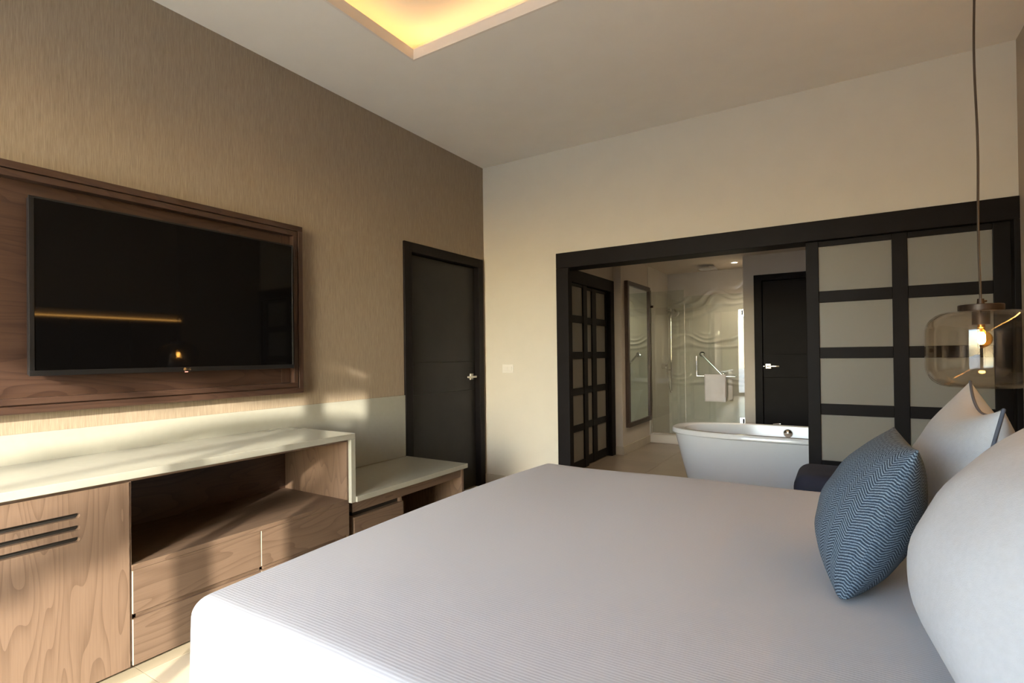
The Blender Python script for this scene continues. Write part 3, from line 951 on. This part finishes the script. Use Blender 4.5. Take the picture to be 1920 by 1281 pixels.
# ------------------------------------------------------------------ mirror and shower
mr = thing('mirror', (-2.2, 6.53, 0.31), 'tall brown-framed wall mirror between the lattice door and shower', 'mirror')
frz = 0.055
for q, mm in (((6.09, 6.972, 2.025, 2.08), 'walnut_y'), ((6.09, 6.972, 0.31, 0.365), 'walnut_y'), ((6.09, 6.145, 0.365, 2.025), 'walnut_z'), ((6.917, 6.972, 0.365, 2.025), 'walnut_z')):
    box('frame', (-2.1995, -2.155, *q), mm, mr, bev=0.002)
box('mirror_glass', (-2.1995, -2.172, 6.145, 6.917, 0.365, 2.025), 'mirror', mr)

se = thing('shower_screen', (-1.95, 7.06, 0.115), 'fixed clear glass shower screen next to the mirror', 'shower screen')
box('glass_pane', (-2.188, -1.735, 7.056, 7.064, 0.13, 2.03), 'clear', se)
box('floor_channel', (-2.188, -1.735, 7.05, 7.07, 0.115, 0.135), 'silver', se)
box('wall_channel', (-2.1915, -2.172, 7.05, 7.07, 0.135, 2.05), 'silver', se)
boxes('wall_clip', [(-2.19, -2.14, 7.035, 7.055, 1.815, 1.845)], 'bronze', se, bev=0.003)
sd = thing('shower_door', (-1.37, 7.06, 0.13), 'hinged clear glass shower door with towel bar', 'shower door')
box('glass_pane', (-1.728, GX - 0.004, 7.056, 7.064, 0.13, 1.94), 'clear', sd)
box('edge_seal', (-1.7335, -1.7285, 7.054, 7.066, 0.13, 1.94), 'silver', sd)
for z in (0.344, 1.69):
    h = boxes('hinge', [(GX - 0.065, GX - 0.001, 7.046, 7.056, z - .045, z + .045), (GX - 0.065, GX - 0.001, 7.064, 7.074, z - .045, z + .045)], 'chrome', sd, bev=0.002)
    box('hinge_pin', (GX - 0.03, GX - 0.012, 7.040, 7.047, z - .03, z + .03), 'void', h)
tube('towel_bar', [(-1.575, 7.057, 1.15), (-1.575, 7.005, 1.15), (-1.575, 7.005, 0.90), (-1.12, 7.005, 0.90), (-1.12, 7.057, 0.90)], 0.0095, 'chrome', sd, 12)
# towel
bm = bmesh.new()
prof = []
for k in range(13):
    prof.append((6.985 + 0.002 * math.sin(k), 0.58 + (0.90 - 0.58) * k / 12))
for k in range(1, 8):
    a = math.pi - math.pi * k / 8
    prof.append((7.005 + 0.020 * math.cos(a), 0.90 + 0.018 * math.sin(a)))
for k in range(11):
    prof.append((7.025, 0.90 - 0.27 * k / 10))
rows_ = []
for i in range(17):
    u = i / 16
    row = []
    for y, z in prof:
        d = 0.004 * math.sin(u * 11) * max(0, min(1, (0.9 - z) / 0.2))
        x = -1.478 + 0.258 * u + 0.012 * (0.9 - z) * (1 if u < .5 else -1)
        row.append(bm.verts.new((x, y + d, z + 0.006 * math.sin(u * 3) * (0.9 - z))))
    rows_.append(row)
for a_, b_ in zip(rows_, rows_[1:]):
    for k in range(len(prof) - 1):
        bm.faces.new((a_[k], b_[k], b_[k + 1], a_[k + 1]))
tw = finish('towel', bm, 'towel', smooth=True, angle=180)
md = tw.modifiers.new('thick', 'SOLIDIFY'); md.thickness = 0.007; md.offset = 1.0
tag(tw, 'small white towel folded over the shower door bar', 'towel')

gb = thing('grab_bar', (-1.57, 7.93, 1.03), 'slanted chrome grab bar on the wavy shower wall', 'grab bar')
tube('bar', [(-1.70, 7.925, 1.18), (-1.70, 7.86, 1.18), (-1.43, 7.86, 0.89), (-1.43, 7.925, 0.89)], 0.016, 'chrome', gb, 14)
for x, z in ((-1.70, 1.18), (-1.43, 0.89)):
    tube('flange', [(x, 7.936, z), (x, 7.915, z)], 0.038, 'chrome', gb, 20)

hs = thing('hand_shower', (-2.19, 7.72, 1.0), 'chrome hand shower on slide rail with looping hose', 'shower')
tube('rail', [(-2.125, 7.86, 0.92), (-2.125, 7.86, 1.86)], 0.011, 'chrome', hs, 12)
for z in (0.95, 1.83):
    tube('rail_bracket', [(-2.191, 7.86, z), (-2.125, 7.86, z)], 0.013, 'chrome', hs, 12)
bm = bmesh.new()
add_tube(bm, [(-2.125, 7.86, 1.74), (-2.05, 7.80, 1.78)], 0.012, 10)
add_tube(bm, [(-2.06, 7.80, 1.805), (-2.03, 7.77, 1.765)], [0.05, 0.055], 20)
finish('spray_head', bm, 'chrome', hs, smooth=True)
mx = tube('mixer_body', [(-2.191, 7.60, 1.01), (-2.135, 7.60, 1.01)], 0.04, 'chrome', hs, 20)
tube('mixer_lever', [(-2.14, 7.60, 1.01), (-2.115, 7.60, 1.03), (-2.10, 7.60, 1.10)], 0.009, 'chrome', mx)
pts = []
for k in range(33):
    t = k / 32
    pts.append((-2.125 + 0.03 * math.sin(t * math.pi), 7.60 + 0.22 * t, 0.97 - 0.39 * math.sin(t * math.pi) ** 0.8 + 0.1 * t))
tube('hose', pts, 0.007, 'chrome', hs)

rh = thing('rain_shower', (-1.5, 7.45, BZ - 0.1), 'square chrome rain shower head under the bathroom ceiling', 'shower')
box('head_plate', (-1.62, -1.40, 7.34, 7.56, BZ - 0.052, BZ - 0.040), 'chrome', rh, bev=0.003)
tube('neck', [(-1.51, 7.45, BZ - 0.042), (-1.51, 7.45, BZ - 0.001)], 0.014, 'chrome', rh, 14)

def downlight(x, y, label, power):
    d = thing('downlight', (x, y, BZ), label, 'light', 'bathroom ceiling downlights')
    bm = bmesh.new()
    add_lathe(bm, [(0.036, BZ - 0.0005), (0.050, BZ - 0.0005), (0.050, BZ - 0.005), (0.036, BZ - 0.007), (0.036, BZ - 0.0005)], x, y, 28)
    finish('trim_ring', bm, 'plastic', d, smooth=True)
    bm = bmesh.new()
    add_lathe(bm, [(0.0, BZ - 0.004), (0.0355, BZ - 0.004), (0.0355, BZ - 0.001), (0.0, BZ - 0.001)], x, y, 24)
    finish('lens', bm, 'spot', d)
    ld = bpy.data.lights.new('downlight_glow', 'SPOT')
    ld.energy = power
    ld.color = (1.0, 0.80, 0.58)
    ld.spot_size = math.radians(130)
    ld.spot_blend = 0.7
    ld.shadow_soft_size = 0.03
    lo = bpy.data.objects.new('downlight_glow', ld)
    COL.objects.link(lo)
    lo.location = (x, y, BZ - 0.012)
    attach(lo, d)
downlight(-1.165, 7.39, 'small round ceiling downlight glowing inside the shower', 24)
downlight(-0.95, 5.6, 'unseen ceiling downlight added to brighten the bathroom beyond the bathtub', 30)  # hidden lamp added to light the bathroom
downlight(0.6, 6.2, 'unseen ceiling downlight added to brighten the bathroom behind the sliding lattice door', 22)  # second out-of-view lamp added for more bathroom light

# ------------------------------------------------------------------ outside the window
struct(box('terrace', (-12, 12, -30, YF - T - 0.01, -0.14, -0.04), 'terrace'))
def tree(name, base, height, crown, n, label, size=0.16, lean=-2.15):
    t = thing(name, base, label, 'tree', 'trees outside the window')
    bx, by, bz = base
    tube('trunk', [(bx, by, bz), (bx + .1, by, bz + height * .5), (bx - .05, by + .1, bz + height)], [0.16, 0.11, 0.06], 'bark', t, 10)
    bm = bmesh.new()
    rnd = random.Random(int(abs(bx * 31 + by * 17) * 10))
    blobs = [(Vector((rnd.uniform(-1, 1) * crown[0] * .7 + lean, rnd.uniform(-1, 1) * crown[1] * .7, rnd.uniform(-1, 1) * crown[2] * .7)), rnd.uniform(.25, .5)) for _ in range(34)]
    for _ in range(n):
        c, s_ = rnd.choice(blobs)
        while True:
            p = Vector((rnd.uniform(-1, 1), rnd.uniform(-1, 1), rnd.uniform(-1, 1)))
            if p.length < 1: break
        p = Vector((bx, by, bz + height)) + c + p * s_
        q = Matrix.Rotation(rnd.uniform(0, 6.28), 3, 'Z') @ Matrix.Rotation(rnd.uniform(-1.2, 1.2), 3, 'X')
        a, b_ = q @ Vector((size, 0, 0)), q @ Vector((0, size * .42, 0))
        k = q @ Vector((0, 0, size * .12))
        bm.faces.new([bm.verts.new(p - a), bm.verts.new(p + b_ + k), bm.verts.new(p + a), bm.verts.new(p - b_ + k)])
    f = finish('foliage', bm, 'leaf', t)
    f['kind'] = 'stuff'
tree('tree', (3.4, -7.2, -0.04), 4.72, (1.3, 1.3, 0.9), 7000, 'broad leafy garden tree seen only as a green reflection in the shower glass')
def palm(base, height, fronds, label):
    t = thing('palm_tree', base, label, 'tree', 'trees outside the window')
    bx, by, bz = base
    tube('trunk', [(bx, by, bz), (bx + .05, by, bz + height * .5), (bx, by, bz + height)], [0.13, 0.10, 0.09], 'bark', t, 10)
    rnd = random.Random(4)
    for az, rise, ln in fronds:
        a = math.radians(az)
        d = Vector((math.cos(a), math.sin(a), 0))
        side = Vector((-d.y, d.x, 0))
        pts = []
        for k in range(15):
            u = k / 14
            pts.append(Vector((bx, by, bz + height)) + d * ln * (u - 0.15 * u * u) + Vector((0, 0, rise * u - (rise + 0.55 * ln) * u * u * 0.9)))
        bm = bmesh.new()
        add_tube(bm, pts, [0.022 * (1 - 0.8 * k / 14) for k in range(15)], 6)
        for k in range(2, 15):
            for q in range(3):
                u = (k + q / 3 - 1) / 14
                i0 = min(13, int(u * 14)); f = u * 14 - i0
                p = pts[i0].lerp(pts[i0 + 1], f)
                L = 0.30 * math.sin(math.pi * min(1, 0.12 + 0.9 * u)) + 0.08
                for s_ in (-1, 1):
                    e = p + (side * s_ * 0.8 + d * 0.45 + Vector((0, 0, -0.45 + rnd.uniform(-.15, .15)))).normalized() * L
                    w = d * 0.036
                    m_ = p.lerp(e, 0.5)
                    bm.faces.new([bm.verts.new(p), bm.verts.new(m_ + w), bm.verts.new(e), bm.verts.new(m_ - w)])
        finish('frond', bm, 'leaf', t)
palm((2.35, -5.2, -0.04), 3.15, [(183, .62, 2.1), (180, .85, 3.0), (138, .5, 1.9), (228, .4, 2.0), (60, .5, 1.8), (20, .4, 1.9), (-30, .5, 1.8), (-75, .3, 1.7), (90, .8, 1.6), (0, .9, 1.5)],
     'slender palm outside the window whose fronds dapple the sunlight')
